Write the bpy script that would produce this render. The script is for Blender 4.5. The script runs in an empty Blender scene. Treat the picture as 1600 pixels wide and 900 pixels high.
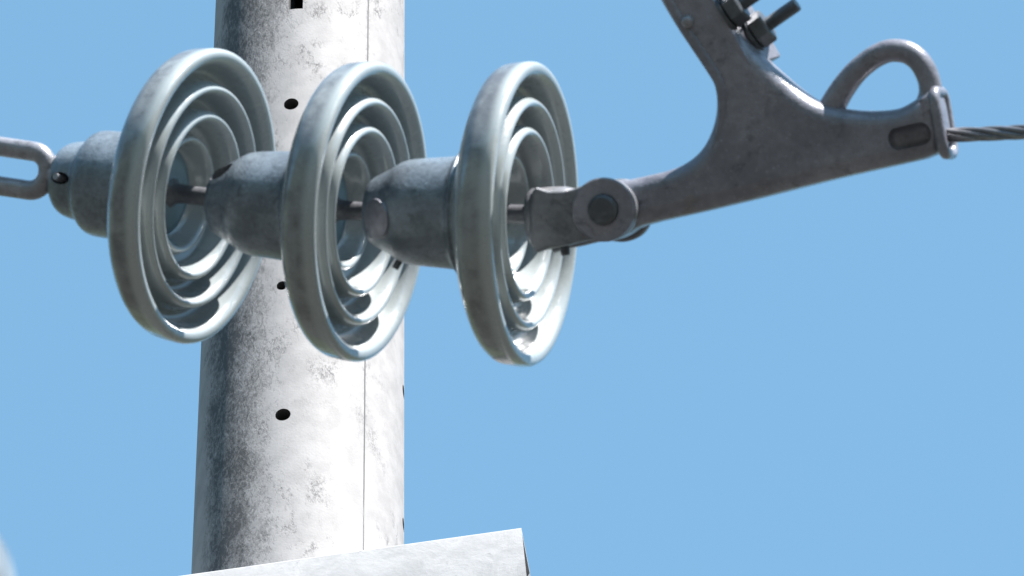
import bpy, bmesh, math, random
from mathutils import Vector, Matrix, Quaternion

# ------------------------------------------------------------------ camera
ELEV = math.radians(40.0)          # the camera looks up at the line hardware
F = 21924.0                        # focal length in photo pixels (1600 wide)
CAM = Vector((0, 0, 1.6))
RX = Vector((1, 0, 0))
VV = Vector((0, math.cos(ELEV), math.sin(ELEV)))
UU = Vector((0, -math.sin(ELEV), math.cos(ELEV)))
CC = -VV
scene = bpy.context.scene
cam_d = bpy.data.cameras.new('camera')
cam = bpy.data.objects.new('camera', cam_d)
scene.collection.objects.link(cam)
cam.location = CAM
cam.rotation_euler = (math.radians(90) + ELEV, 0, 0)
cam_d.sensor_width = 36.0
cam_d.lens = 36.0 * F / 1600.0
cam_d.clip_start = 0.1
cam_d.clip_end = 5000
cam_d.dof.use_dof = True
cam_d.dof.focus_distance = 14.7
cam_d.dof.aperture_fstop = 42.0
scene.camera = cam

# ------------------------------------------------------------------ sky, sun
SUN_EL = math.radians(58)
SUN_AZ = math.radians(134)          # clockwise from +Y
S = Vector((math.sin(SUN_AZ) * math.cos(SUN_EL), math.cos(SUN_AZ) * math.cos(SUN_EL), math.sin(SUN_EL)))
world = bpy.data.worlds.new('World')
scene.world = world
world.use_nodes = True
wn = world.node_tree.nodes
wn.clear()
sky = wn.new('ShaderNodeTexSky')
sky.sky_type = 'NISHITA'
sky.sun_disc = False
sky.sun_elevation = SUN_EL
sky.sun_rotation = SUN_AZ
sky.altitude = 0
sky.air_density = 1.0
sky.dust_density = 0.1
sky.ozone_density = 1.0
bg = wn.new('ShaderNodeBackground')
bg.inputs['Strength'].default_value = 0.095
wo = wn.new('ShaderNodeOutputWorld')
tint = wn.new('ShaderNodeMix')            # the photograph's cool white balance on the whole sky
tint.data_type = 'RGBA'
tint.blend_type = 'MULTIPLY'
tint.inputs[0].default_value = 1.0
tint.inputs[7].default_value = (0.79, 1.0, 0.88, 1)
world.node_tree.links.new(sky.outputs[0], tint.inputs[6])
world.node_tree.links.new(tint.outputs[2], bg.inputs[0])
world.node_tree.links.new(bg.outputs[0], wo.inputs[0])
sl = bpy.data.lights.new('sun', 'SUN')
sl.energy = 5.0
sl.angle = math.radians(0.53)
sl.color = (1.0, 0.965, 0.94)
so = bpy.data.objects.new('sun', sl)
scene.collection.objects.link(so)
so.rotation_mode = 'QUATERNION'
so.rotation_quaternion = S.to_track_quat('Z', 'Y')
so.location = (10, -10, 30)
scene.render.engine = 'CYCLES'
scene.view_settings.view_transform = 'Standard'
scene.view_settings.look = 'None'
scene.view_settings.exposure = 1.76
scene.view_settings.gamma = 1.0

random.seed(4)
MM = 0.001

# ------------------------------------------------------------------ helpers
def P(px, py, D):
    """world point seen at photo pixel (px, py) at depth D along the view axis"""
    return CAM + (VV + RX * ((px - 800) / F) + UU * ((450 - py) / F)) * D

def camdir(psi, alpha):
    """direction: psi degrees towards the camera, alpha degrees downwards in the picture"""
    p, a = math.radians(psi), math.radians(alpha)
    return (RX * (math.cos(p) * math.cos(a)) - UU * (math.cos(p) * math.sin(a)) + CC * math.sin(p)).normalized()

def frame(origin, z, ref):
    """matrix with local Z = z and local Y as close as possible to ref"""
    z = z.normalized()
    y = (ref - z * ref.dot(z)).normalized()
    x = y.cross(z)
    m = Matrix((x, y, z)).transposed().to_4x4()
    m.translation = origin
    return m

def link(o, parent=None):
    scene.collection.objects.link(o)
    if parent:
        o.parent = parent
    return o

def smooth(me, angle=40):
    for p in me.polygons:
        p.use_smooth = True
    me.set_sharp_from_angle(angle=math.radians(angle))

def obj(name, me, mat, parent=None, angle=40):
    if isinstance(me, bmesh.types.BMesh):
        bm = me
        bmesh.ops.recalc_face_normals(bm, faces=bm.faces)
        me = bpy.data.meshes.new(name)
        bm.to_mesh(me)
        bm.free()
    me.materials.clear()
    me.materials.append(mat)
    smooth(me, angle)
    return link(bpy.data.objects.new(name, me), parent)

def thing(name, label, cat, mat=None, group=None):
    o = bpy.data.objects.new(name, None)
    scene.collection.objects.link(o)
    o.empty_display_size = 0.05
    if mat is not None:
        o.matrix_world = mat
    o['label'] = label
    o['category'] = cat
    if group:
        o['group'] = group
    return o

def catmull(pts, n=6, closed=False):
    out = []
    N = len(pts)
    pts = [Vector(p) for p in pts]
    rng = range(N) if closed else range(N - 1)
    for i in rng:
        if closed:
            a, b, c, d = pts[i - 1], pts[i], pts[(i + 1) % N], pts[(i + 2) % N]
        else:
            a, b, c, d = pts[max(i - 1, 0)], pts[i], pts[i + 1], pts[min(i + 2, N - 1)]
        for k in range(n):
            t = k / n
            out.append(0.5 * ((2 * b) + (c - a) * t + (2 * a - 5 * b + 4 * c - d) * t * t + (3 * b - a - 3 * c + d) * t ** 3))
    if not closed:
        out.append(pts[-1])
    return out

def lathe(profile, segs=96, closed=False):
    """profile of (r, z), revolved about local Z"""
    bm = bmesh.new()
    rings = []
    for r, z in profile:
        if r < 1e-6:
            rings.append([bm.verts.new((0, 0, z))])
        else:
            rings.append([bm.verts.new((r * math.cos(2 * math.pi * k / segs), r * math.sin(2 * math.pi * k / segs), z)) for k in range(segs)])
    n = len(rings)
    for i in range(n if closed else n - 1):
        A, B = rings[i], rings[(i + 1) % n]
        for k in range(segs):
            k2 = (k + 1) % segs
            if len(A) == 1 and len(B) == 1:
                continue
            if len(A) == 1:
                bm.faces.new((A[0], B[k2], B[k]))
            elif len(B) == 1:
                bm.faces.new((A[k], A[k2], B[0]))
            else:
                bm.faces.new((A[k], A[k2], B[k2], B[k]))
    return bm

def tube(path, rad, segs=12, closed=False, bm=None, cap=True):
    """round bar along path; rad a number or a list"""
    bm = bm or bmesh.new()
    path = [Vector(p) for p in path]
    n = len(path)
    rads = rad if isinstance(rad, (list, tuple)) else [rad] * n
    rings = []
    up = None
    for i in range(n):
        if closed:
            t = (path[(i + 1) % n] - path[i - 1]).normalized()
        else:
            t = (path[min(i + 1, n - 1)] - path[max(i - 1, 0)]).normalized()
        if up is None:
            up = Vector((0, 0, 1)) if abs(t.z) < 0.9 else Vector((1, 0, 0))
        up = (up - t * up.dot(t)).normalized()
        s = t.cross(up)
        rings.append([bm.verts.new(path[i] + (up * math.cos(2 * math.pi * k / segs) + s * math.sin(2 * math.pi * k / segs)) * rads[i]) for k in range(segs)])
    for i in range(n if closed else n - 1):
        A, B = rings[i], rings[(i + 1) % n]
        for k in range(segs):
            bm.faces.new((A[k], A[(k + 1) % segs], B[(k + 1) % segs], B[k]))
    if not closed and cap:
        bm.faces.new(rings[0][::-1])
        bm.faces.new(rings[-1])
    return bm

def prism(outline, h0, h1, bevel, holes=(), res=5):
    """flat outline (closed list of (x, y)) extruded from z=h0 to h1 with rounded edges"""
    cu = bpy.data.curves.new('outline', 'CURVE')
    cu.dimensions = '2D'
    cu.fill_mode = 'BOTH'
    cu.extrude = (h1 - h0) / 2 - bevel
    cu.bevel_depth = bevel
    cu.bevel_resolution = res
    cu.offset = -bevel
    for loop in (outline,) + tuple(holes):
        sp = cu.splines.new('POLY')
        sp.points.add(len(loop) - 1)
        for p, q in zip(sp.points, loop):
            p.co = (q[0], q[1], 0, 1)
        sp.use_cyclic_u = True
    o = bpy.data.objects.new('outline', cu)
    scene.collection.objects.link(o)
    dg = bpy.context.evaluated_depsgraph_get()
    me = bpy.data.meshes.new_from_object(o.evaluated_get(dg))
    bpy.data.objects.remove(o)
    bpy.data.curves.remove(cu)
    bm = bmesh.new()
    bm.from_mesh(me)
    bpy.data.meshes.remove(me)
    bmesh.ops.remove_doubles(bm, verts=bm.verts, dist=1e-5)
    bmesh.ops.translate(bm, verts=bm.verts, vec=(0, 0, (h0 + h1) / 2))
    return bm

def box(sx, sy, sz, bevel=0.0, seg=2):
    bm = bmesh.new()
    bmesh.ops.create_cube(bm, size=1)
    bmesh.ops.scale(bm, vec=(sx, sy, sz), verts=bm.verts)
    if bevel:
        bmesh.ops.bevel(bm, geom=bm.edges[:], offset=bevel, segments=seg, affect='EDGES', profile=0.5)
    return bm

def cut(bm, cutters, mode='DIFFERENCE'):
    """boolean of bm with cutter bmeshes, returned as a mesh; the cutters are deleted"""
    bmesh.ops.recalc_face_normals(bm, faces=bm.faces)
    me = bpy.data.meshes.new('cutting')
    bm.to_mesh(me)
    bm.free()
    o = bpy.data.objects.new('cutting', me)
    scene.collection.objects.link(o)
    tmp = []
    for c in cutters:
        bmesh.ops.recalc_face_normals(c, faces=c.faces)
        cm = bpy.data.meshes.new('cutter')
        c.to_mesh(cm)
        c.free()
        co = bpy.data.objects.new('cutter', cm)
        scene.collection.objects.link(co)
        m = o.modifiers.new('b', 'BOOLEAN')
        m.object = co
        m.operation = mode
        m.solver = 'EXACT'
        tmp.append(co)
    dg = bpy.context.evaluated_depsgraph_get()
    res = bpy.data.meshes.new_from_object(o.evaluated_get(dg))
    for t in tmp + [o]:
        bpy.data.objects.remove(t)
    return res

def xform(bm, m):
    bmesh.ops.transform(bm, matrix=m, verts=bm.verts)
    return bm

def rounded_rect(w, h, r, n=6):
    out = []
    for cx, cy, a0 in ((w / 2 - r, h / 2 - r, 0), (-w / 2 + r, h / 2 - r, 90), (-w / 2 + r, -h / 2 + r, 180), (w / 2 - r, -h / 2 + r, 270)):
        for k in range(n + 1):
            a = math.radians(a0 + 90 * k / n)
            out.append((cx + r * math.cos(a), cy + r * math.sin(a)))
    return out

# ------------------------------------------------------------------ materials
class Mat:
    def __init__(self, name):
        self.m = bpy.data.materials.new(name)
        self.m.use_nodes = True
        self.t = self.m.node_tree
        self.b = self.t.nodes['Principled BSDF']
    def n(self, kind, **kw):
        nd = self.t.nodes.new(kind)
        for k, v in kw.items():
            if k in nd.inputs:
                self.set(nd, k, v)
            else:
                setattr(nd, k, v)
        return nd
    def set(self, nd, k, v):
        if isinstance(v, bpy.types.NodeSocket):
            self.t.links.new(v, nd.inputs[k])
        else:
            nd.inputs[k].default_value = v
    def math(self, op, a, b=0.0, c=None, clamp=False):
        nd = self.t.nodes.new('ShaderNodeMath')
        nd.operation = op
        nd.use_clamp = clamp
        self.set(nd, 0, a)
        self.set(nd, 1, b)
        if c is not None:
            self.set(nd, 2, c)
        return nd.outputs[0]
    def noise(self, scale, detail=5, rough=0.6, vec=None, dist=0.0):
        nd = self.t.nodes.new('ShaderNodeTexNoise')
        nd.inputs['Scale'].default_value = scale
        nd.inputs['Detail'].default_value = detail
        nd.inputs['Roughness'].default_value = rough
        nd.inputs['Distortion'].default_value = dist
        if vec is not None:
            self.t.links.new(vec, nd.inputs['Vector'])
        return nd.outputs['Fac']
    def ramp(self, val, lo, hi, a=0.0, b=1.0):
        nd = self.t.nodes.new('ShaderNodeMapRange')
        nd.interpolation_type = 'SMOOTHSTEP'
        self.set(nd, 'Value', val)
        for k, v in (('From Min', lo), ('From Max', hi), ('To Min', a), ('To Max', b)):
            nd.inputs[k].default_value = v
        return nd.outputs[0]
    def mix(self, fac, a, b):
        nd = self.t.nodes.new('ShaderNodeMix')
        nd.data_type = 'RGBA'
        self.set(nd, 0, fac)
        for i, v in ((6, a), (7, b)):
            if isinstance(v, bpy.types.NodeSocket):
                self.t.links.new(v, nd.inputs[i])
            else:
                nd.inputs[i].default_value = (*v, 1)
        return nd.outputs[2]
    def coords(self, which='Object', scale=(1, 1, 1), vary=False):
        tc = self.t.nodes.new('ShaderNodeTexCoord')
        mp = self.t.nodes.new('ShaderNodeMapping')
        mp.inputs['Scale'].default_value = scale
        self.t.links.new(tc.outputs[which], mp.inputs['Vector'])
        if not vary:
            return mp.outputs[0]
        oi = self.t.nodes.new('ShaderNodeObjectInfo')
        ad = self.t.nodes.new('ShaderNodeVectorMath')
        ad.operation = 'MULTIPLY_ADD'
        ad.inputs[0].default_value = (7.3, 3.1, 5.7)
        self.t.links.new(oi.outputs['Random'], ad.inputs[1])
        self.t.links.new(mp.outputs[0], ad.inputs[2])
        return ad.outputs[0]
    def bump(self, h, strength, dist):
        nd = self.t.nodes.new('ShaderNodeBump')
        nd.inputs['Strength'].default_value = strength
        nd.inputs['Distance'].default_value = dist
        self.t.links.new(h, nd.inputs['Height'])
        self.t.links.new(nd.outputs[0], self.b.inputs['Normal'])

def metal_mat(name, base, dark, metallic=0.6, rough=0.45, rust=None, rust_amt=0.0, nscale=18):
    M = Mat(name)
    v = M.coords(vary=True)
    f1 = M.noise(nscale, 6, 0.65, v)
    f2 = M.noise(nscale * 9, 4, 0.6, v)
    k = M.ramp(M.math('ADD', M.math('MULTIPLY', f1, 0.7), M.math('MULTIPLY', f2, 0.3)), 0.38, 0.64)
    col = M.mix(k, dark, base)
    f3 = M.noise(nscale * 2.6, 7, 0.75, v, 0.5)
    col = M.mix(M.math('MULTIPLY', M.ramp(f3, 0.53, 0.66), 0.6), col, tuple(c * 0.45 for c in dark))     # soot and grime patches
    f4 = M.noise(nscale * 22, 3, 0.6, v)
    col = M.mix(M.math('MULTIPLY', M.ramp(f4, 0.60, 0.72), 0.35), col, tuple(min(c * 1.7, 0.5) for c in base))   # bare bright nicks
    if rust:
        rr = M.ramp(M.noise(nscale * 1.7, 7, 0.7, M.coords(scale=(1, 1.3, 0.8))), 0.62 - rust_amt, 0.74 - rust_amt * 0.6)
        col = M.mix(M.math('MULTIPLY', rr, 0.55), col, rust)
    M.set(M.b, 'Base Color', col)
    M.b.inputs['Metallic'].default_value = metallic
    M.set(M.b, 'Roughness', M.ramp(f1, 0.3, 0.7, rough + 0.1, rough - 0.08))
    M.bump(M.math('ADD', f2, M.math('MULTIPLY', M.noise(nscale * 30, 2, 0.5, v), 0.6)), 0.5, 0.0009)
    return M.m

MAT_CLAMP = metal_mat('cast_clamp_metal', (0.205, 0.207, 0.238), (0.13, 0.131, 0.155), 0.15, 0.30, (0.15, 0.128, 0.115), 0.03, 14)
MAT_CAP = metal_mat('galvanised_cap', (0.175, 0.212, 0.245), (0.085, 0.105, 0.125), 0.15, 0.30, (0.15, 0.135, 0.125), 0.0, 24)
MAT_PIN = metal_mat('pin_steel', (0.13, 0.135, 0.145), (0.07, 0.07, 0.08), 0.2, 0.35)
MAT_LINK = metal_mat('galvanised_link', (0.27, 0.27, 0.295), (0.17, 0.17, 0.185), 0.2, 0.30)
MAT_BOLT = metal_mat('bolt_steel', (0.09, 0.10, 0.112), (0.05, 0.055, 0.062), 0.2, 0.38)
MAT_WIRE = metal_mat('aluminium_strand', (0.22, 0.22, 0.235), (0.11, 0.11, 0.12), 0.4, 0.34, nscale=30)
MAT_CLEVIS = metal_mat('clevis_steel', (0.155, 0.16, 0.175), (0.10, 0.105, 0.115), 0.15, 0.42, (0.2, 0.16, 0.13), 0.06)

def porcelain():
    M = Mat('glazed_porcelain')
    p0 = M.coords()
    v = M.coords(vary=True)
    f = M.noise(9, 5, 0.6, v)
    col = M.mix(M.ramp(f, 0.35, 0.7), (0.26, 0.29, 0.297), (0.305, 0.335, 0.338))
    # outer skirt: weather grime plus an even darkening for the wall's shade
    sx = M.t.nodes.new('ShaderNodeSeparateXYZ')
    M.t.links.new(p0, sx.inputs[0])
    rad = M.math('SQRT', M.math('ADD', M.math('MULTIPLY', sx.outputs[0], sx.outputs[0]), M.math('MULTIPLY', sx.outputs[1], sx.outputs[1])))
    skirt = M.math('MULTIPLY', M.ramp(sx.outputs[2], -0.005, -0.015), M.ramp(rad, 0.118, 0.122))
    g = M.ramp(M.math('ADD', M.math('MULTIPLY', M.noise(46, 7, 0.75, v), 0.6), M.math('MULTIPLY', M.noise(11, 3, 0.5, v), 0.4)), 0.40, 0.62)
    col = M.mix(M.math('MULTIPLY', M.math('MULTIPLY', M.math('ADD', 0.45, M.math('MULTIPLY', g, 0.55)), skirt), 0.95), col, (0.075, 0.078, 0.085))
    spots = M.ramp(M.noise(55, 6, 0.72, v), 0.64, 0.74)
    col = M.mix(M.math('MULTIPLY', spots, 0.4), col, (0.16, 0.15, 0.14))
    M.set(M.b, 'Base Color', col)
    M.set(M.b, 'Roughness', M.math('ADD', 0.16, M.math('MULTIPLY', g, 0.22)))
    M.b.inputs['Specular IOR Level'].default_value = 0.6
    M.b.inputs['Coat Weight'].default_value = 0.4
    M.b.inputs['Coat Roughness'].default_value = 0.08
    M.bump(M.noise(40, 3, 0.5, v), 0.12, 0.0015)
    return M.m
MAT_PORC = porcelain()

def cement():
    M = Mat('cement_grout')
    f = M.noise(60, 5, 0.6, M.coords())
    M.set(M.b, 'Base Color', M.mix(f, (0.10, 0.165, 0.20), (0.18, 0.25, 0.28)))
    M.b.inputs['Roughness'].default_value = 0.6
    M.bump(f, 0.4, 0.001)
    return M.m
MAT_CEMENT = cement()

POLE_SEAM = math.asin((573 - 471) / 163.0)     # azimuth of the mould seam, from the camera-facing side

def pole_mat():
    M = Mat('weathered_white_concrete')
    v = M.coords()
    sx = M.t.nodes.new('ShaderNodeSeparateXYZ')
    M.t.links.new(v, sx.inputs[0])
    # azimuth: 0 faces -Y, positive towards +X
    az = M.math('ARCTAN2', sx.outputs[0], M.math('MULTIPLY', sx.outputs[1], -1.0))
    wob = M.math('MULTIPLY', M.math('SUBTRACT', M.noise(3.2, 4, 0.6, v), 0.5), 0.7)
    azw = M.math('ADD', az, wob)
    # the damp side of the pole carries dark lichen
    band = M.math('MULTIPLY', M.ramp(azw, -1.42, -0.85, 0.0, 1.0), M.ramp(azw, 0.30, -0.70))
    vs = M.coords(scale=(1, 1, 0.55))
    rot = M.t.nodes.new('ShaderNodeMapping')
    rot.inputs['Rotation'].default_value = (0.4, 0.7, 0)
    M.t.links.new(vs, rot.inputs['Vector'])
    fine = M.noise(290, 7, 0.75, rot.outputs[0], 0.4)
    mid = M.noise(34, 7, 0.72, rot.outputs[0], 0.3)
    big = M.noise(7, 3, 0.5, v)
    speck = M.math('ADD', M.math('MULTIPLY', fine, 0.55), M.math('MULTIPLY', mid, 0.45))
    thr = M.math('SUBTRACT', 0.675, M.math('MULTIPLY', band, 0.31))
    lich = M.math('MULTIPLY', M.math('SUBTRACT', speck, thr), 6.0, clamp=True)
    # scattered stains elsewhere
    st = M.math('MULTIPLY', M.ramp(mid, 0.50, 0.66), M.ramp(big, 0.42, 0.58))
    st = M.math('MULTIPLY', st, M.ramp(fine, 0.42, 0.60))
    dirt = M.math('MAXIMUM', M.math('MULTIPLY', lich, 0.88), M.math('MULTIPLY', st, 0.85))
    # mould seam
    d = M.math('ABSOLUTE', M.math('SUBTRACT', az, M.math('ADD', POLE_SEAM, M.math('MULTIPLY', M.math('SUBTRACT', mid, 0.5), 0.012))))
    seam = M.math('MULTIPLY', M.ramp(d, 0.0105, 0.004), M.ramp(M.noise(10, 4, 0.6, v), 0.30, 0.5, 0.25, 0.95))
    soil = M.math('MULTIPLY', M.ramp(d, 0.05, 0.0), M.math('MULTIPLY', M.ramp(fine, 0.45, 0.62), M.ramp(big, 0.42, 0.6, 0.0, 0.6)))
    dirt2 = M.math('MAXIMUM', M.math('MAXIMUM', seam, soil), dirt, clamp=True)
    paint = M.mix(M.ramp(M.noise(40, 5, 0.6, v), 0.3, 0.7), (0.225, 0.219, 0.218), (0.29, 0.281, 0.28))
    grey = M.mix(M.math('MULTIPLY', band, 0.35), paint, (0.19, 0.20, 0.215))
    col = M.mix(dirt2, grey, (0.034, 0.034, 0.036))
    M.set(M.b, 'Base Color', col)
    M.b.inputs['Roughness'].default_value = 0.75
    h = M.math('SUBTRACT', M.math('MULTIPLY', M.noise(420, 4, 0.6, v), 0.3), M.math('ADD', M.math('MULTIPLY', dirt2, 0.5), M.math('MULTIPLY', seam, 1.5)))
    M.bump(h, 0.4, 0.0015)
    return M.m
MAT_POLE = pole_mat()

def hole_shade_mat():
    M = Mat('hole_shade_concrete')
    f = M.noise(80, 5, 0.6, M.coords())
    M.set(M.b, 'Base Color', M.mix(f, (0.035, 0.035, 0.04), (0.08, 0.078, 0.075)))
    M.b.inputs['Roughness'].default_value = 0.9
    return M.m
MAT_HOLE_SHADE = hole_shade_mat()

def arm_mat():
    M = Mat('galvanised_crossarm')
    v = M.coords(scale=(1, 1, 1.6))
    f = M.noise(22, 7, 0.7, v, 0.6)
    g = M.noise(90, 5, 0.65, v)
    col = M.mix(M.ramp(f, 0.34, 0.66), (0.27, 0.272, 0.277), (0.345, 0.345, 0.35))
    spots = M.math('MULTIPLY', M.ramp(g, 0.58, 0.70), M.ramp(f, 0.45, 0.62))
    col = M.mix(M.math('MULTIPLY', spots, 0.75), col, (0.17, 0.17, 0.175))
    M.set(M.b, 'Base Color', col)
    M.b.inputs['Roughness'].default_value = 0.6
    M.b.inputs['Metallic'].default_value = 0.1
    M.bump(M.math('ADD', f, g), 0.3, 0.001)
    return M.m
MAT_ARM = arm_mat()

def ground_mat():
    M = Mat('dry_grass_ground')
    v = M.coords()
    f = M.noise(0.6, 8, 0.65, v)
    g = M.noise(25, 5, 0.6, v)
    col = M.mix(M.ramp(f, 0.35, 0.65), (0.034, 0.038, 0.030), (0.052, 0.048, 0.045))
    col = M.mix(M.math('MULTIPLY', g, 0.5), col, (0.045, 0.042, 0.038))
    M.set(M.b, 'Base Color', col)
    M.b.inputs['Roughness'].default_value = 0.95
    M.bump(g, 0.6, 0.05)
    return M.m
MAT_GROUND = ground_mat()

# ------------------------------------------------------------------ setting
bm = bmesh.new()
bmesh.ops.create_grid(bm, x_segments=8, y_segments=8, size=2000)
g = obj('ground', bm, MAT_GROUND)
g['kind'] = 'structure'

# added ring of dark wooded land, unseen, blocks low sky to deepen shade
def sky_block_mat():
    M = Mat('sky_block_woods')
    v = M.coords()
    f = M.noise(0.05, 8, 0.7, v)
    M.set(M.b, 'Base Color', M.mix(M.ramp(f, 0.35, 0.65), (0.03, 0.045, 0.025), (0.065, 0.075, 0.045)))
    M.b.inputs['Roughness'].default_value = 0.95
    M.bump(M.noise(0.2, 6, 0.6, v), 0.8, 3.0)
    return M.m
bm = bmesh.new()
NS, NR = 240, 16
ringv = []
for j in range(NR):
    q = j / (NR - 1)
    rg = []
    for i in range(NS):
        a = 2 * math.pi * i / NS
        peak = 150 + 28 * math.sin(3 * a + 1.1) + 18 * math.sin(7 * a + 0.4) + 9 * math.sin(17 * a) + 5 * math.sin(41 * a + 2)
        hh = peak * (0.5 - 0.5 * math.cos(math.pi * q)) * (1 + 0.06 * math.sin(9 * a + 6 * q)) - 1.0
        rad_ = 120 + 330 * q + 12 * math.sin(5 * a + 4 * q)
        rg.append(bm.verts.new((rad_ * math.cos(a), rad_ * math.sin(a), hh)))
    ringv.append(rg)
for j in range(NR - 1):
    for i in range(NS):
        bm.faces.new((ringv[j][i], ringv[j][(i + 1) % NS], ringv[j + 1][(i + 1) % NS], ringv[j + 1][i]))
hl = obj('sky_block_hills', bm, sky_block_mat(), None, 180)
hl['kind'] = 'structure'

# ------------------------------------------------------------------ pole
A = P(475, 450, 15.0)
POLE_LEAN = math.atan(0.0072)
ZA = A.z
base = Vector((A.x - math.tan(POLE_LEAN) * ZA, A.y, 0))
pole_m = Matrix.Translation(base) @ Matrix.Rotation(POLE_LEAN, 4, 'Y')
pole = thing('utility_pole', 'tall round white concrete pole with dark lichen stains behind the insulators', 'pole', pole_m)
def pole_r(z):
    return 0.1073 - 0.0114 * (z - ZA)
TOP = ZA + 1.1
outer = [(pole_r(z), z) for z in [-0.3 + (TOP + 0.3) * k / 60 for k in range(61)]]
inner = [(pole_r(z) - 0.045, z) for _, z in outer][::-1]
shaft_bm = lathe(outer + inner, 128, closed=True)
def pole_hit(px, py):
    """local point on the pole surface seen at a pixel"""
    o = CAM
    d = (P(px, py, 1.0) - CAM).normalized()
    im = pole_m.inverted()
    lo = im @ o
    ld = (im.to_3x3() @ d)
    t0, t1 = 10.0, 15.2
    best = None
    for k in range(4000):
        t = t0 + (t1 + 0.6 - t0) * k / 4000
        p = lo + ld * t
        if math.hypot(p.x, p.y) < pole_r(p.z):
            return p
    return p
cutters = []
def hole(px, py, rmm, hit=None):
    p = hit or pole_hit(px, py)
    a = math.atan2(p.y, p.x)
    c = bmesh.new()
    bmesh.ops.create_cone(c, cap_ends=True, segments=28, radius1=rmm * MM, radius2=rmm * MM, depth=0.12)
    m = Matrix.Translation(Vector((p.x * 0.82, p.y * 0.82, p.z))) @ Matrix.Rotation(a, 4, 'Z') @ Matrix.Rotation(math.radians(90), 4, 'Y')
    cutters.append(xform(c, m))
    return p
h1 = hole(442, 648, 8.2)
h2 = hole(455, 163, 8.0)
h3 = hole(441, 447, 6.0)
for py in (606, 814, 300):
    p = pole_hit(629, py)
    hole(0, 0, 8, Vector((p.x, p.y * 0.6, p.z)))
ps = pole_hit(462, 14)
c = box(0.0155, 0.14, 0.16)
pa = math.atan2(ps.x, -ps.y)
cutters.append(xform(c, Matrix.Translation(Vector((ps.x * 0.85, ps.y * 0.85, ps.z + 0.08))) @ Matrix.Rotation(pa, 4, 'Z')))
shaft = obj('shaft', cut(shaft_bm, cutters), MAT_POLE, pole, 35)
shaft.data.materials.append(MAT_HOLE_SHADE)
for p in shaft.data.polygons:      # concrete darkened in colour for the shade inside bolt holes and hollow core
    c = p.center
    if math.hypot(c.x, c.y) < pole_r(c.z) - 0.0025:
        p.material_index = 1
# flat cap closing the top of the hollow shaft
capb = lathe([(0, TOP + 0.02), (pole_r(TOP) * 0.8, TOP + 0.018), (pole_r(TOP) + 0.004, TOP + 0.004), (pole_r(TOP) + 0.004, TOP + 0.001), (0, TOP + 0.001)], 64)
obj('top_cap', capb, MAT_POLE, pole)

# ------------------------------------------------------------------ crossarm
th, tau = math.radians(7.0), math.radians(4.6)
dirx = Vector((math.cos(tau) * math.cos(th), -math.cos(tau) * math.sin(th), math.sin(tau)))
nrm = Vector((-math.sin(th), -math.cos(th), 0))
upv = dirx.cross(-nrm).normalized() * 1.0
if upv.z < 0:
    upv = -upv
pt = P(470, 872, 14.585)
am = Matrix((dirx, -nrm, upv)).transposed().to_4x4()
am.translation = pt
arm = thing('crossarm', 'whitish galvanised steel crossarm bolted across the front of the pole', 'crossarm', am)
LR, LL, AH, AD, TH = 0.2315, 0.75, 0.12, 0.075, 0.005
outer_r = rounded_rect(AD, AH, 0.0022, 4)
inner_r = rounded_rect(AD - 2 * TH, AH - 2 * TH, 0.001, 4)
bm = bmesh.new()
rings = []
for x, loop in ((-LL, outer_r), (LR, outer_r), (LR, inner_r), (-LL, inner_r)):
    rings.append([bm.verts.new((x, AD / 2 + a, -AH / 2 + b)) for a, b in loop])
for i in range(4):
    R0, R1 = rings[i], rings[(i + 1) % 4]
    for k in range(len(R0)):
        k2 = (k + 1) % len(R0)
        bm.faces.new((R0[k], R0[k2], R1[k2], R1[k]))
obj('beam', bm, MAT_ARM, arm, 35)
for sx_ in (-0.016,):
    b = lathe([(0, 0.014), (0.011, 0.014), (0.0125, 0.011), (0.0125, 0)], 6)
    w = lathe([(0.0125, 0.0001), (0.0125, 0.004), (0.021, 0.004), (0.021, 0.0001)], 32, closed=True)
    hd = obj('bolt_head', b, MAT_LINK, arm, 25)
    hd.matrix_local = Matrix.Translation((sx_, -0.003, -AH / 2)) @ Matrix.Rotation(math.radians(90), 4, 'X')
    wd = obj('washer', w, MAT_LINK, arm, 25)
    wd.matrix_local = Matrix.Translation((sx_, -0.0, -AH / 2)) @ Matrix.Rotation(math.radians(90), 4, 'X')

# ------------------------------------------------------------------ insulator units
# local +Z is the pin side (ribbed underside), z=0 is the plane of the rim
SH = [(15, -40), (30, -39.5), (38, -38), (42, -30), (44.5, -22), (47.5, -19.5), (50.5, -22), (53, -30), (57, -29), (60.5, -26), (62.5, -17),
      (63.8, -9.5), (66.5, -5), (70, -5), (72.8, -9.5), (74.5, -18), (76.8, -23.5), (80.5, -26), (84, -23), (86.3, -16), (87.8, -7.5), (90.6, -2.8), (94.2, -2.8), (97.2, -7.5),
      (99, -16), (101.5, -21.5), (105.5, -24), (109.5, -20.5), (112, -14), (113.8, -6), (117.0, -1.4), (120.5, -0.1), (124.2, -0.5), (126.4, -2.6), (127.2, -6.5), (126.9, -11),
      (126.0, -18), (124.2, -25.5), (118, -32.5), (104, -39), (86, -45.5), (68, -52), (54, -58), (48, -63)]
prof = [(p.x * MM, p.y * MM) for p in catmull([(a, b, 0) for a, b in SH], 5)]
SHELL_ME = None
def shell_mesh():
    global SHELL_ME
    if SHELL_ME is None:
        bm = lathe(prof, 128)
        bmesh.ops.recalc_face_normals(bm, faces=bm.faces)
        SHELL_ME = bpy.data.meshes.new('shell')
        bm.to_mesh(SHELL_ME)
        bm.free()
    return SHELL_ME

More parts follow.
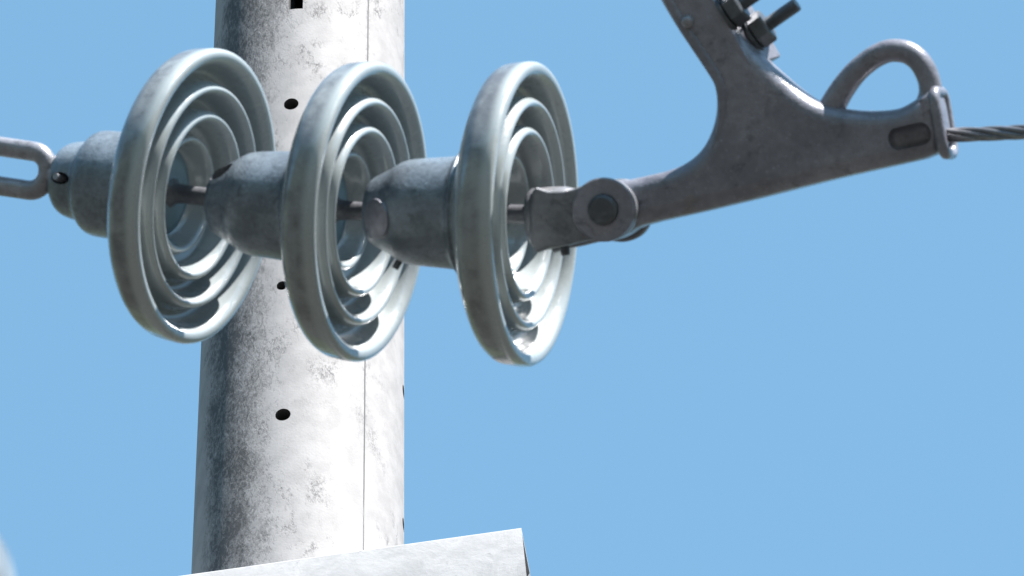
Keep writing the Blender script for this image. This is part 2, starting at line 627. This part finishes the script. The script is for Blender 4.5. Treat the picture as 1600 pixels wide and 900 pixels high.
CAP_STEP = [(54, -58), (54.5, -61), (50, -63), (47, -66), (46.3, -80), (46, -100), (44.5, -108), (41, -112.5), (36.5, -115.5), (34.5, -119), (33.6, -127), (31, -136), (26, -142), (18, -145), (12, -145.5)]
CAP_CONE = [(54, -58), (55, -61), (51.5, -63), (48, -67), (46.5, -78), (45, -98), (43.5, -110), (41, -117), (36, -125), (31.5, -134), (27.5, -141), (22, -145), (12, -146.5)]
def cap_mesh(kind):
    bm = lathe([(p.x * MM, p.y * MM) for p in catmull([(a, b, 0) for a, b in kind], 4)] + [(0.012, -0.120), (0, -0.118), ][:1] + [(0, -0.120)], 72)
    f = bmesh.ops.contextual_create(bm, geom=[e for e in bm.edges if e.is_boundary])
    return bm

def insulator(origin, d, kind, label, roll_ref, pin_len=8, group='disc insulators of the string in front of the pole', details=0):
    t = thing('disc_insulator', label, 'insulator', frame(origin, d, roll_ref), group)
    sh = obj('shell', shell_mesh(), MAT_PORC, t, 60)
    cut_list = []
    cb = cap_mesh(kind)
    # image-space helpers in local axes: local Y ~ roll_ref
    if details == 1:      # cotter hole in the side of the stepped cap
        c = bmesh.new()
        bmesh.ops.create_cone(c, cap_ends=True, segments=20, radius1=0.0062, radius2=0.0062, depth=0.03)
        a = Vector((0, 0.028, -0.1265))
        xform(c, Matrix.Translation(a) @ Matrix.Rotation(math.radians(90), 4, 'X') @ Matrix.Diagonal((0.85, 1.6, 1, 1)))
        cut_list.append(c)
    if details == 2:      # open socket slot in the shoulder of the cap
        c = bmesh.new()
        bmesh.ops.create_cone(c, cap_ends=True, segments=24, radius1=0.0098, radius2=0.0098, depth=0.07)
        xform(c, frame(Vector((0, 0.0315, -0.134)), Vector((0, -0.8, 0.6)), Vector((0, 0, 1))) @ Matrix.Diagonal((1.0, 1.35, 1, 1)))
        cut_list.append(c)
    if details == 3:
        c = box(0.013, 0.02, 0.026, 0.004, 3)
        xform(c, Matrix.Rotation(math.radians(0), 4, 'Z') @ Matrix.Translation((0, 0.043, -0.128)))
        cut_list.append(c)
    me = cut(cb, cut_list)
    cap = obj('cap', me, MAT_CAP, t, 45)
    if details == 2:      # darker steel colour paints the shade inside the socket hole
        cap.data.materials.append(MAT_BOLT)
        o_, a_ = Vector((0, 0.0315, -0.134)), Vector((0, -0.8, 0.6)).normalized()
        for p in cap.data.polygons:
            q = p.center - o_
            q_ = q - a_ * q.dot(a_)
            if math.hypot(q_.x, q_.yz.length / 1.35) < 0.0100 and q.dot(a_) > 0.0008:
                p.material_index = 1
    if details == 1:
        pts = [(0, 0.020, -0.1285), (0, 0.030, -0.1285), (0.001, 0.0365, -0.1295)]
        obj('cotter_pin', tube(pts, [0.0035, 0.0037, 0.003], 12), MAT_LINK, t)
    if details == 3:
        emb = lathe([(0, 0.0035), (0.013, 0.003), (0.0165, 0.001), (0.017, -0.006)], 32)
        e = obj('foundry_boss', emb, MAT_CLAMP, cap)
        e.matrix_local = frame(Vector((-0.0325, -0.006, -0.1285)), Vector((-0.80, -0.12, -0.58)), Vector((0, 1, 0)))
        pts = [(0.005, -0.036, -0.116), (0.004, -0.042, -0.120), (0.003, -0.0475, -0.123)]
        obj('cotter_pin', tube(pts, [0.003, 0.0032, 0.003], 10), MAT_BOLT, t)
    pin = lathe([(0.012, -0.043), (0.0125, -0.034), (0.009, -0.030), (0.008, -0.02), (0.008, pin_len * MM), (0.013, (pin_len + 5) * MM), (0.011, (pin_len + 12) * MM), (0, (pin_len + 14) * MM)], 32)
    obj('pin', pin, MAT_PIN, t)
    gr = lathe([(0.008, -0.0345), (0.018, -0.034), (0.028, -0.0355), (0.036, -0.0375), (0.040, -0.0415)], 64)
    obj('grout', gr, MAT_CEMENT, t)
    return t

D1 = 12.0
D2 = D1 - 0.148 * math.sin(math.radians(22))
D3 = D2 - 0.148 * math.sin(math.radians(18))
R1, R2, R3 = P(324, 308, D1), P(581, 331.5, D2), P(837, 335, D3)
U1 = insulator(R1, camdir(26.5, 7.4), CAP_STEP, 'leftmost pale porcelain disc insulator with stepped metal cap beside the oval link', CC, details=1)
U2 = insulator(R2, camdir(22, 4.3), CAP_CONE, 'middle pale porcelain disc insulator whose cap sits inside the leftmost disc', UU * 0.8 + CC * 0.6, details=2)
U3 = insulator(R3, camdir(17.2, 1.2), CAP_CONE, 'rightmost pale porcelain disc insulator next to the clevis and strain clamp', UU, details=3)

U2.scale = (1.008,) * 3
U3.scale = (1.02,) * 3

# a disc of a lower string, only its rim reaches into the lower left corner
d4 = -(CC * 0.5 + UU * 0.8 - RX * 0.3).normalized()
U4 = insulator(P(-323, 1026, 7.5), d4, CAP_CONE, 'white disc insulator rim cut off by the lower left corner', UU, group='disc insulators of the lower string')

# ------------------------------------------------------------------ oval eye link and shackle at the left
dl = camdir(27, 8.5)
lm = frame(P(40, 262, D1 + 0.066), CC.cross(dl).cross(dl) * -1, -dl.cross(CC))
# local: x along the string, y up in the picture, z towards the camera
ex = dl
ez = (CC - ex * CC.dot(ex)).normalized()
ey = ez.cross(ex)
LC = P(-15, 257.5, D1 + 0.083)
lm = Matrix((ex, ey, ez)).transposed().to_4x4()
lm.translation = LC
lk = thing('oval_eye_link', 'grey oval steel link hooked to the leftmost insulator cap', 'link', lm)
hw, rr_, rb = 0.0405, 0.0168, 0.0086
path = []
for k in range(25):
    a = -math.pi / 2 + math.pi * k / 24
    path.append((hw - 0.0 + rr_ * math.cos(a), rr_ * math.sin(a), 0))
for k in range(25):
    a = math.pi / 2 + math.pi * k / 24
    path.append((-hw + rr_ * math.cos(a), rr_ * math.sin(a), 0))
obj('eye', tube(path, rb, 14, closed=True), MAT_LINK, lk)
x0 = hw + rr_ + rb * 0.3
st = lathe([(0.0085, 0), (0.008, 0.012), (0.0075, 0.028), (0.012, 0.036), (0.010, 0.044), (0, 0.046)], 24)
sk = obj('ball_stem', st, MAT_LINK, lk)
sk.matrix_local = Matrix.Translation((x0, -0.001, 0)) @ Matrix.Rotation(math.radians(90), 4, 'Y')
# shackle through the far end of the eye
smx = lm @ Matrix.Translation((-hw - rr_ + rb + 0.009, 0, 0))
sh = thing('bow_shackle', 'grey steel shackle through the far end of the oval link', 'shackle', smx)
pth = [(0, 0, -0.022), (-0.02, 0, -0.022), (-0.045, 0, -0.021)] + [(-0.05 - 0.02 * math.sin(math.pi * k / 12), 0, -0.02 * math.cos(math.pi * k / 12)) for k in range(13)] + [(-0.045, 0, 0.021), (-0.02, 0, 0.022), (0, 0, 0.022)]
obj('bow', tube(pth, 0.007, 12), MAT_LINK, sh)
pb = obj('bolt', lathe([(0, -0.036), (0.0085, -0.036), (0.0085, 0.036), (0, 0.036)], 20), MAT_LINK, sh, 30)
for zz in (-0.022, 0.022):
    e = obj('lug', lathe([(0.0086, -0.0065), (0.0145, -0.0065), (0.0155, -0.005), (0.0155, 0.005), (0.0145, 0.0065), (0.0086, 0.0065)], 28, closed=True), MAT_LINK, sh, 30)
    e.location = (0, 0, zz)

# ------------------------------------------------------------------ strain clamp
PSI = 14.0
psi = math.radians(PSI)
EX = RX * math.cos(psi) + CC * math.sin(psi)
EY = UU.copy()
EN = (CC * math.cos(psi) - RX * math.sin(psi))
DQ = D3 - 0.018
Q = P(960, 328, DQ)
qm = Matrix((EX, EY, EN)).transposed().to_4x4()
qm.translation = Q
def L(px, py, h=0.0):
    """pixel -> local (x, y) on the clamp plane at height h (metres) above the middle plane"""
    d = P(px, py, 1.0) - CAM
    o = Q + EN * h
    t = (o - CAM).dot(EN) / d.dot(EN)
    p = CAM + d * t - o
    return (p.dot(EX), p.dot(EY))
def L3(px, py, h=0.0):
    a, b = L(px, py, h)
    return Vector((a, b, h))

clamp = thing('strain_clamp', 'dark cast metal strain clamp with looped pulling eye holding the cable', 'clamp', qm)
left_edge = [(985, 281), (1018, 274), (1050, 266), (1076, 255), (1098, 237), (1113, 213), (1122, 184), (1124, 156), (1120, 132), (1108, 111), (1090, 84), (1068, 52), (1048, 20), (1032, -8), (1012, -45), (990, -90), (968, -140)]
top_end = [(1068, -172)]
right_edge = [(1066, -166), (1082, -120), (1098, -75), (1116, -30), (1132, 2), (1150, 34), (1172, 64), (1196, 90), (1222, 114), (1250, 138), (1278, 157), (1305, 167), (1340, 172), (1375, 173), (1410, 169), (1440, 152), (1460, 138)]
end_edge = [(1468, 143), (1474, 160), (1479, 185), (1482, 210), (1478, 228), (1466, 241)]
bottom = [(1448, 248), (1400, 259), (1300, 282), (1200, 307), (1100, 331), (1010, 352)]
boss = [(985, 366), (962, 374), (938, 368), (922, 352), (915, 328), (922, 305), (940, 288), (962, 282)]
outl_px = [v.to_2d() for v in catmull([(a, b, 0) for a, b in left_edge], 4)] + \
          [v.to_2d() for v in catmull([(a, b, 0) for a, b in right_edge], 4)] + \
          [v.to_2d() for v in catmull([(a, b, 0) for a, b in end_edge], 3)] + \
          [v.to_2d() for v in catmull([(a, b, 0) for a, b in bottom + boss], 3)]
outl = [L(p.x, p.y) for p in outl_px]
BT = 0.022
body_bm = prism(outl, -BT, BT, 0.0150, res=9)
# moulded pocket near the mouth
pc = []
pk = box(0.037, 0.0195, 0.026, 0.0085, 4)
ax, ay = L(1421, 213, BT)
xform(pk, Matrix.Translation((ax, ay, BT)) @ Matrix.Rotation(math.radians(12), 4, 'Z'))
body = obj('body', cut(body_bm, [pk]), MAT_CLAMP, clamp, 50)
wnm = body.modifiers.new('wn', 'WEIGHTED_NORMAL')
wnm.keep_sharp = True
# thick rounded trough along the cable side of the body
tr = [(1120, -30), (1150, 22), (1180, 62), (1214, 98), (1252, 132), (1290, 158), (1340, 178), (1400, 186), (1455, 182)]
tp = [L3(a - 20, b + 22) for a, b in tr]
tp = catmull(tp, 5)
# raised rim along the concave edge of the arm
rim_px = [(1108, 252), (1124, 222), (1133, 186), (1135, 154), (1130, 128), (1116, 104), (1096, 74), (1076, 44), (1060, 18), (1046, -8), (1024, -50), (1002, -95), (982, -138)]
rp = catmull([L3(a - 5, b, BT - 0.0035) for a, b in rim_px], 5)
n_ = len(rp)
obj('edge_rib', tube(rp, [0.0054 * min(1, 0.25 + 3.0 * i / n_) for i in range(n_)], 12), MAT_CLAMP, clamp, 60)
kb = obj('rivet', lathe([(0, 0.007), (0.003, 0.0065), (0.0052, 0.004), (0.006, 0)], 20), MAT_LINK, clamp)
kb.matrix_local = Matrix.Translation(L3(1075, 35, BT - 0.001)) @ Matrix.Rotation(math.radians(-30), 4, 'X')
# pulling eye: a bar bent into a loop
eye_px = [(1290, 188), (1303, 162), (1318, 137), (1338, 112), (1362, 92), (1384, 81), (1402, 79), (1420, 83), (1436, 95), (1447, 113), (1453, 132), (1453, 152), (1444, 176)]
eye_r = [11.5, 11.2, 10.6, 10.0, 9.8, 9.8, 9.8, 9.8, 9.8, 9.8, 9.8, 10.2, 11.0]
ep = catmull([L3(a, b) for a, b in eye_px], 6)
er = [v.x * MM for v in catmull([(r, 0, 0) for r in eye_r], 6)]
obj('pulling_eye', tube(ep, er, 20), MAT_CLAMP, clamp, 60)
# flared mouth ring at the cable end
fp = rounded_rect(0.040, 0.053, 0.010, 5)
cx, cy = L(1474, 192)
a_r = math.radians(10)
mouth = []
for a, b in fp:      # a: along the normal, b: along the height
    mouth.append((cx + b * math.sin(a_r) * -1.0, cy + b * math.cos(a_r), a))
obj('mouth_rim', tube(mouth, 0.0050, 10, closed=True), MAT_CLAMP, clamp, 60)

# keeper plate under the nuts on the cable side of the arm
a0, a1 = L3(1203, 92), L3(1092, -98)
kd = (a1 - a0).normalized()
kn = Vector((-kd.y, kd.x, 0))
if kn.x < 0:
    kn = -kn
km = Matrix((kn, Vector((0, 0, 1)), kn.cross(Vector((0, 0, 1))))).transposed().to_4x4()
km.translation = (a0 + a1) / 2
klen = (a1 - a0).length
kb_ = prism([(-0.034, 0.0215), (-0.0125, 0.0215), (0.0045, -0.026), (-0.034, -0.026)], -klen / 2, klen / 2, 0.0022, res=3)
keeper = obj('keeper', kb_, MAT_CLAMP, clamp, 40)
keeper.matrix_local = km
# studs with nuts and washers
sd2 = (L3(1252, 1) - L3(1186, 47)).normalized()
def stud(px, py, ln, h):
    o = L3(px, py, h)
    m = frame(o, sd2, Vector((0, 0, 1)))
    prof_ = [(0, -0.02), (0.0061, -0.02)]
    z = 0.0
    while z < ln - 0.002:
        prof_ += [(0.0063, z), (0.0056, z + 0.001)]
        z += 0.002
    prof_ += [(0.0063, ln - 0.001), (0.005, ln), (0, ln)]
    s_ = obj('stud', lathe(prof_, 20), MAT_BOLT, clamp, 30)
    s_.matrix_local = m
    nt = obj('nut', lathe([(0.0062, 0), (0.0138, 0), (0.0152, 0.0012), (0.0152, 0.0122), (0.0138, 0.0138), (0.0062, 0.0138)], 6, closed=True), MAT_BOLT, s_, 20)
    nt.location = (0, 0, 0.0025)
    ws = obj('washer', lathe([(0.0062, 0), (0.0165, 0), (0.0165, 0.003), (0.0062, 0.003)], 32, closed=True), MAT_BOLT, s_, 30)
    ws.location = (0, 0, -0.001)
stud(1176, 55, 0.047, -0.010)
stud(1135, 23, 0.047, 0.010)
stud(1100, -60, 0.044, -0.003)

# ------------------------------------------------------------------ socket clevis
sc = thing('socket_clevis', 'dark steel socket clevis bolted between rightmost insulator and strain clamp', 'clevis', qm)
s0 = L3(826, 341)
e0 = L3(895, 336)
ax_ = (e0 - s0).normalized()
sock = lathe([(0.0085, 0.014), (0.009, 0.001), (0.012, 0), (0.022, 0.0012), (0.0255, 0.005), (0.0258, 0.02), (0.0252, 0.034), (0.0225, 0.043), (0.014, 0.049), (0, 0.05)], 48)
xform(sock, Matrix.Diagonal((1.0, 0.98, 1, 1)))
so_ = obj('socket', sock, MAT_CLEVIS, sc, 50)
so_.matrix_local = frame(s0, ax_, Vector((0, 1, 0)))
GAP = BT + 0.0006
for sgn in (1, -1):
    h0 = GAP if sgn > 0 else -GAP - 0.012
    leg_px = [(846, 300), (872, 299), (900, 298), (925, 290), (948, 281), (960, 279), (978, 282), (996, 295), (1006, 312), (1009, 329), (1005, 347), (994, 364), (978, 374), (960, 378), (938, 376), (918, 379), (898, 384), (872, 388), (848, 388)]
    base_l = [L(a, b) for a, b in leg_px]
    lg = prism([(p.x, p.y) for p in catmull([(a, b, 0) for a, b in base_l], 3, closed=True)], h0, h0 + 0.012, 0.003, res=4)
    obj('fork_leg', lg, MAT_CLEVIS, sc, 40)
# web joining the two fork legs to the socket
wb = [(838, 304), (868, 302), (892, 305), (897, 320), (896, 345), (892, 375), (868, 384), (840, 384)]
web = prism([(p.x, p.y) for p in catmull([(*L(a, b), 0) for a, b in wb], 3, closed=True)], -0.0285, 0.0285, 0.008, res=5)
obj('fork_web', web, MAT_CLEVIS, sc, 50)
cp = thing('clevis_bolt', 'round headed clevis bolt with wide washer through the clamp end', 'bolt', qm)
z1 = GAP + 0.0125
hd = obj('washer', lathe([(0.010, z1 + 0.0005), (0.0265, z1 + 0.0005), (0.0272, z1 + 0.0015), (0.0272, z1 + 0.0045), (0.026, z1 + 0.0055), (0.0135, z1 + 0.0055)], 64, closed=True), MAT_CLAMP, cp, 35)
hd = obj('head', lathe([(0, z1 + 0.0115), (0.010, z1 + 0.0112), (0.0128, z1 + 0.009), (0.0132, z1 + 0.004), (0.0105, z1 + 0.0035), (0.0098, -z1 - 0.018), (0.008, -z1 - 0.020), (0, -z1 - 0.020)], 48), MAT_BOLT, cp, 35)
nb = obj('nut', lathe([(0.0100, -z1 - 0.001), (0.018, -z1 - 0.001), (0.018, -z1 - 0.014), (0.0100, -z1 - 0.014)], 6, closed=True), MAT_BOLT, cp, 20)
ck = tube([L3(882, 384, 0.004), L3(883, 392, 0.004), L3(884, 399, 0.004)], [0.0038, 0.0042, 0.0036], 10)
obj('cotter_pin', ck, MAT_BOLT, sc)

# ------------------------------------------------------------------ cable through the clamp
cable = thing('stranded_cable', 'twisted aluminium cable leaving the clamp mouth towards the right edge', 'cable', qm)
m0 = L3(1478, 211)
w1 = P(1600, 206, DQ - 0.16)
w1l = qm.inverted() @ w1
dw = (w1l - m0).normalized()
pts = [L3(1500, -420, -0.10) + Vector((0.5, 0.2, -0.3)), L3(1250, -420, -0.06), L3(1105, -330, -0.02), L3(1052, -215, 0.0), L3(1082, -90), L3(1120, -10), L3(1158, 60), L3(1215, 130), L3(1290, 185), L3(1380, 208), m0]
for k in range(1, 41):
    s_ = 0.15 * k
    p = m0 + dw * s_
    pw = qm @ p
    pw.z -= 0.0  # nearly straight over the short length in view
    pts.append(qm.inverted() @ pw)
cen = catmull(pts, 12)
# resample evenly
ev = [cen[0]]
acc = 0.0
step = 0.008
for a, b in zip(cen, cen[1:]):
    seg = (b - a).length
    while acc + seg >= step:
        t = (step - acc) / seg
        a = a.lerp(b, t)
        ev.append(a)
        seg = (b - a).length
        acc = 0.0
    acc += seg
RS = 0.0022
up = Vector((0, 0, 1))
strands = [[] for _ in range(7)]
for i in range(len(ev)):
    t = (ev[min(i + 1, len(ev) - 1)] - ev[max(i - 1, 0)]).normalized()
    up = (up - t * up.dot(t)).normalized()
    sd = t.cross(up)
    ph = 2 * math.pi * i * step / 0.24
    for k in range(6):
        a = ph + k * math.pi / 3
        strands[k].append(ev[i] + (up * math.cos(a) + sd * math.sin(a)) * RS * 1.93)
    strands[6].append(ev[i])
for s_ in strands:
    obj('strand', tube(s_, RS, 8), MAT_WIRE, cable, 60)

bpy.context.view_layer.update()
